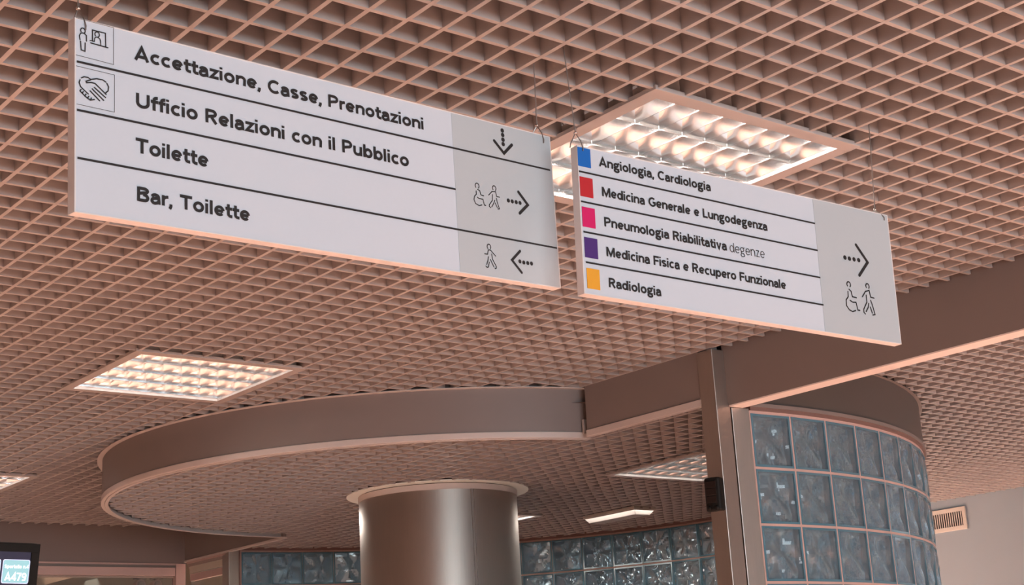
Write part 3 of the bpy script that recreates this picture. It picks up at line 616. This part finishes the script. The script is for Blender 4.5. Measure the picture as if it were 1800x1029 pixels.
while xx < x1 - fr - .004:
    m = MB(); m.obox((xx, -.011, z0+fr), (.0055, 0, 0), (.001, .004, 0), (0, 0, z1-z0-2*fr)); m.build('slat', M['vent'], vt); xx += .0172
m = MB()
for x in (x0 + .012, x1 - .012): m.sphere((x, -.012, 0), .0035)
m.build('screw', M['vent'], vt, smooth=True)
# ------------------------------------------------------------------ back left glazed front and the room behind it
t = bpy.data.objects.new('trim_6', None); COL.objects.link(t); structure(t, 'metal head rail and shutter box over the glazed opening at back left', 'trim')
def bar(name, i0, j0, i1, j1, dz0, dz1, dep, mt, off=0.0, par=None):
    m = MB(); p = G(i0, j0, dz0); q = G(i1, j1, dz0); nn = EJ if abs(j0-j1) < 1e-6 else EI
    m.obox(p + nn*off, q - p, nn*dep, UZ*(dz1-dz0)); return m.build(name, mt, par or t, bevel=.001)
bar('head_rail', -20, 85, 28.0, 85, .958, .968, .03, M['pink_metal'], -.004)
bar('head_rail', -20, 85, 28.0, 85, .942, .958, .03, M['grey_trim'], .004)
bar('shutter_box', -20, 85, 27.4, 85, .894, .942, .07, M['pink_metal'], -.012)
bar('lower_rail', -20, 85, 27.4, 85, .884, .893, .03, M['grey_trim'], .01)
bar('side_rail', 28.3, 84.6, 28.3, 77.9, .962, .973, .03, M['pink_metal'], -.004)
bar('side_rail', 28.3, 84.6, 28.3, 77.9, .945, .962, .03, M['grey_trim'], .004)
bar('side_board', 28.3, 84.4, 28.3, 77.9, .905, .945, .03, M['pane'], .01)
bar('lower_side_board', 28.3, 84.4, 28.3, 77.9, .860, .900, .03, M['pink_metal'], .014)
cp_ = thing('corner_post', 'pinkish metal corner post below the back left bulkhead', 'post', loc=G(27.5, 84.9, -CAM_Z))
m = MB(); m.obox(Vector((0, 0, 0)), EI*.062, EJ*.062, UZ*(.966 + CAM_Z)); m.build('post_body', M['pink_metal'], cp_, bevel=.002)
win = bpy.data.objects.new('window_1', None); COL.objects.link(win); structure(win, 'clear glazing under the shutter box at back left', 'window')
bar('glass_pane', -20, 85, 27.4, 85, -1.5, .884, .006, M['glass_clear'], .02, win)
bar('glass_pane', 28.3, 84.4, 28.3, 77.9, -1.5, .860, .006, M['glass_clear'], .02, win)
t3 = bpy.data.objects.new('wall_far', None); COL.objects.link(t3); structure(t3, 'pale wall dimly seen through the far glass blocks', 'wall')
m = MB(); m.box(-1.2, 6.0, 11.0, 11.1, 0, 2.85); m.build('plaster_face', M['housing'], t3)
t2 = bpy.data.objects.new('wall_left', None); COL.objects.link(t2); structure(t2, 'pale wall of the room seen through the glazing', 'wall')
m = MB(); m.obox(G(-30, 128, -CAM_Z), EI*7.5, EJ*.1, UZ*(CAM_Z + 1.3)); m.build('plaster_face', M['pane'], t2)
m = MB(); m.obox(G(33, 86, -CAM_Z), EJ*3.2, EI*.06, UZ*(CAM_Z + 1.15)); m.build('plaster_face', M['pane'], t2)
cb = bpy.data.objects.new('ceiling', None); COL.objects.link(cb); structure(cb, 'slatted ceiling of the room behind the glazing', 'ceiling')
m = MB(); m.obox(G(-30, 86, 1.25), EI*5.2, EJ*3.4, UZ*.03); m.build('ceiling_board', M['pane'], cb)
for k in range(10):
    m = MB(); m.obox(G(-20, 88 + k*4, 1.20), EI*4.4, EJ*.10, UZ*.045); m.build('ceiling_slat', M['grey_trim'] if k % 2 else M['vent'], cb)
for k, ii in enumerate((25.2, 26.6)):
    sp_ = thing('spot_light', ('left' if k == 0 else 'right') + ' one of the two small round spotlights behind the back left glazing', 'spotlight', loc=G(ii, 86.6, .885))
    m = MB(); m.obox(-EI*.03 - EJ*.03, EI*.06, EJ*.06, UZ*.02); m.build('spot_bracket', M['grey_trim'], sp_)
    m = MB(); m.tube([Vector((0, 0, -.03)) - EJ*.02, Vector((0, 0, -.034)) + EJ*.03], .030, 20); m.build('spot_housing', M['pink_metal'], sp_, smooth=True)
    m = MB(); m.tube([Vector((0, 0, -.030)) - EJ*.024, Vector((0, 0, -.030)) - EJ*.0205], .021, 20); m.build('spot_lens', M['grey_trim'], sp_, smooth=True)
# ------------------------------------------------------------------ queue monitor
D = DATA['mon']; R3 = Rm(*D['rot']); mw = R3.to_4x4(); mw.translation = Vector(D['o']) + Vector((0, 0, CAM_Z))
mon = thing('queue_monitor', 'black flat monitor showing a queue number, at the lower left edge', 'monitor', mw=mw)
cx, cz = D['corner']; ix, iz = D['inner']
Wd, Hh = .62, .36; bez = .026
m = MB(); m.box(cx - Wd, cx, 0.002, .045, cz - Hh, cz); m.build('monitor_body', M['black'], mon, bevel=.006)
m = MB()
for q in ((cx-Wd, cx, cz-bez, cz), (cx-Wd, cx, cz-Hh, cz-Hh+bez), (cx-Wd, cx-Wd+bez, cz-Hh+bez, cz-bez), (cx-bez, cx, cz-Hh+bez, cz-bez)): m.box(q[0], q[1], -.004, .003, q[2], q[3])
m.build('monitor_bezel', M['black'], mon, bevel=.002)
m = MB(); m.box(cx-Wd+bez, cx-bez, .0005, .0025, cz-Hh+bez, cz-bez); m.build('screen', M['screen'], mon)
def rrect(mb_, x0, x1, z0, z1, r, y):
    pts = arc(x1-r, z1-r, r, r, 0, 90, 5) + arc(x0+r, z1-r, r, r, 90, 180, 5) + arc(x0+r, z0+r, r, r, 180, 270, 5) + arc(x1-r, z0+r, r, r, 270, 360, 5)
    mb_.poly([(a, y, b) for a, b in pts])
w_, h_ = D['w'], D['h']
for k in range(5):
    for q in range(1 if k else 1):
        xo = -k*(w_ + .006)
        m = MB(); rrect(m, xo, xo + w_, -h_, 0, .006, -.0002); e_ = m.build('ticket_tile', M['tile_edge'], mon)
        m = MB(); rrect(m, xo + .0022, xo + w_ - .0022, -h_ + .0022, -.0022, .005, -.0006); m.build('tile_field', M['tile_screen'], e_)
        break
    if k >= 1: break
a_, b_, c_ = D['t1']; o = lettering('Sportello n.4', a_[0], a_[1], b_[0], b_[1], .0105, 1, -.0012, mon, M['screen_white']); o['label'] = 'white screen text reading Sportello n.4'
a_, b_, c_ = D['t2']; o = lettering('A479', a_[0], a_[1], b_[0], b_[1], .0245, 1, -.0012, mon, M['screen_white']); o['label'] = 'white screen text reading A479'
m = MB(); m.tube([Vector((cx - Wd/2, .04, cz - .05)), Vector((cx - Wd/2, .12, cz - .05)), Vector((cx - Wd/2, .12, cz + .62))], .018, 12); m.build('ceiling_bracket', M['black'], mon, smooth=True)
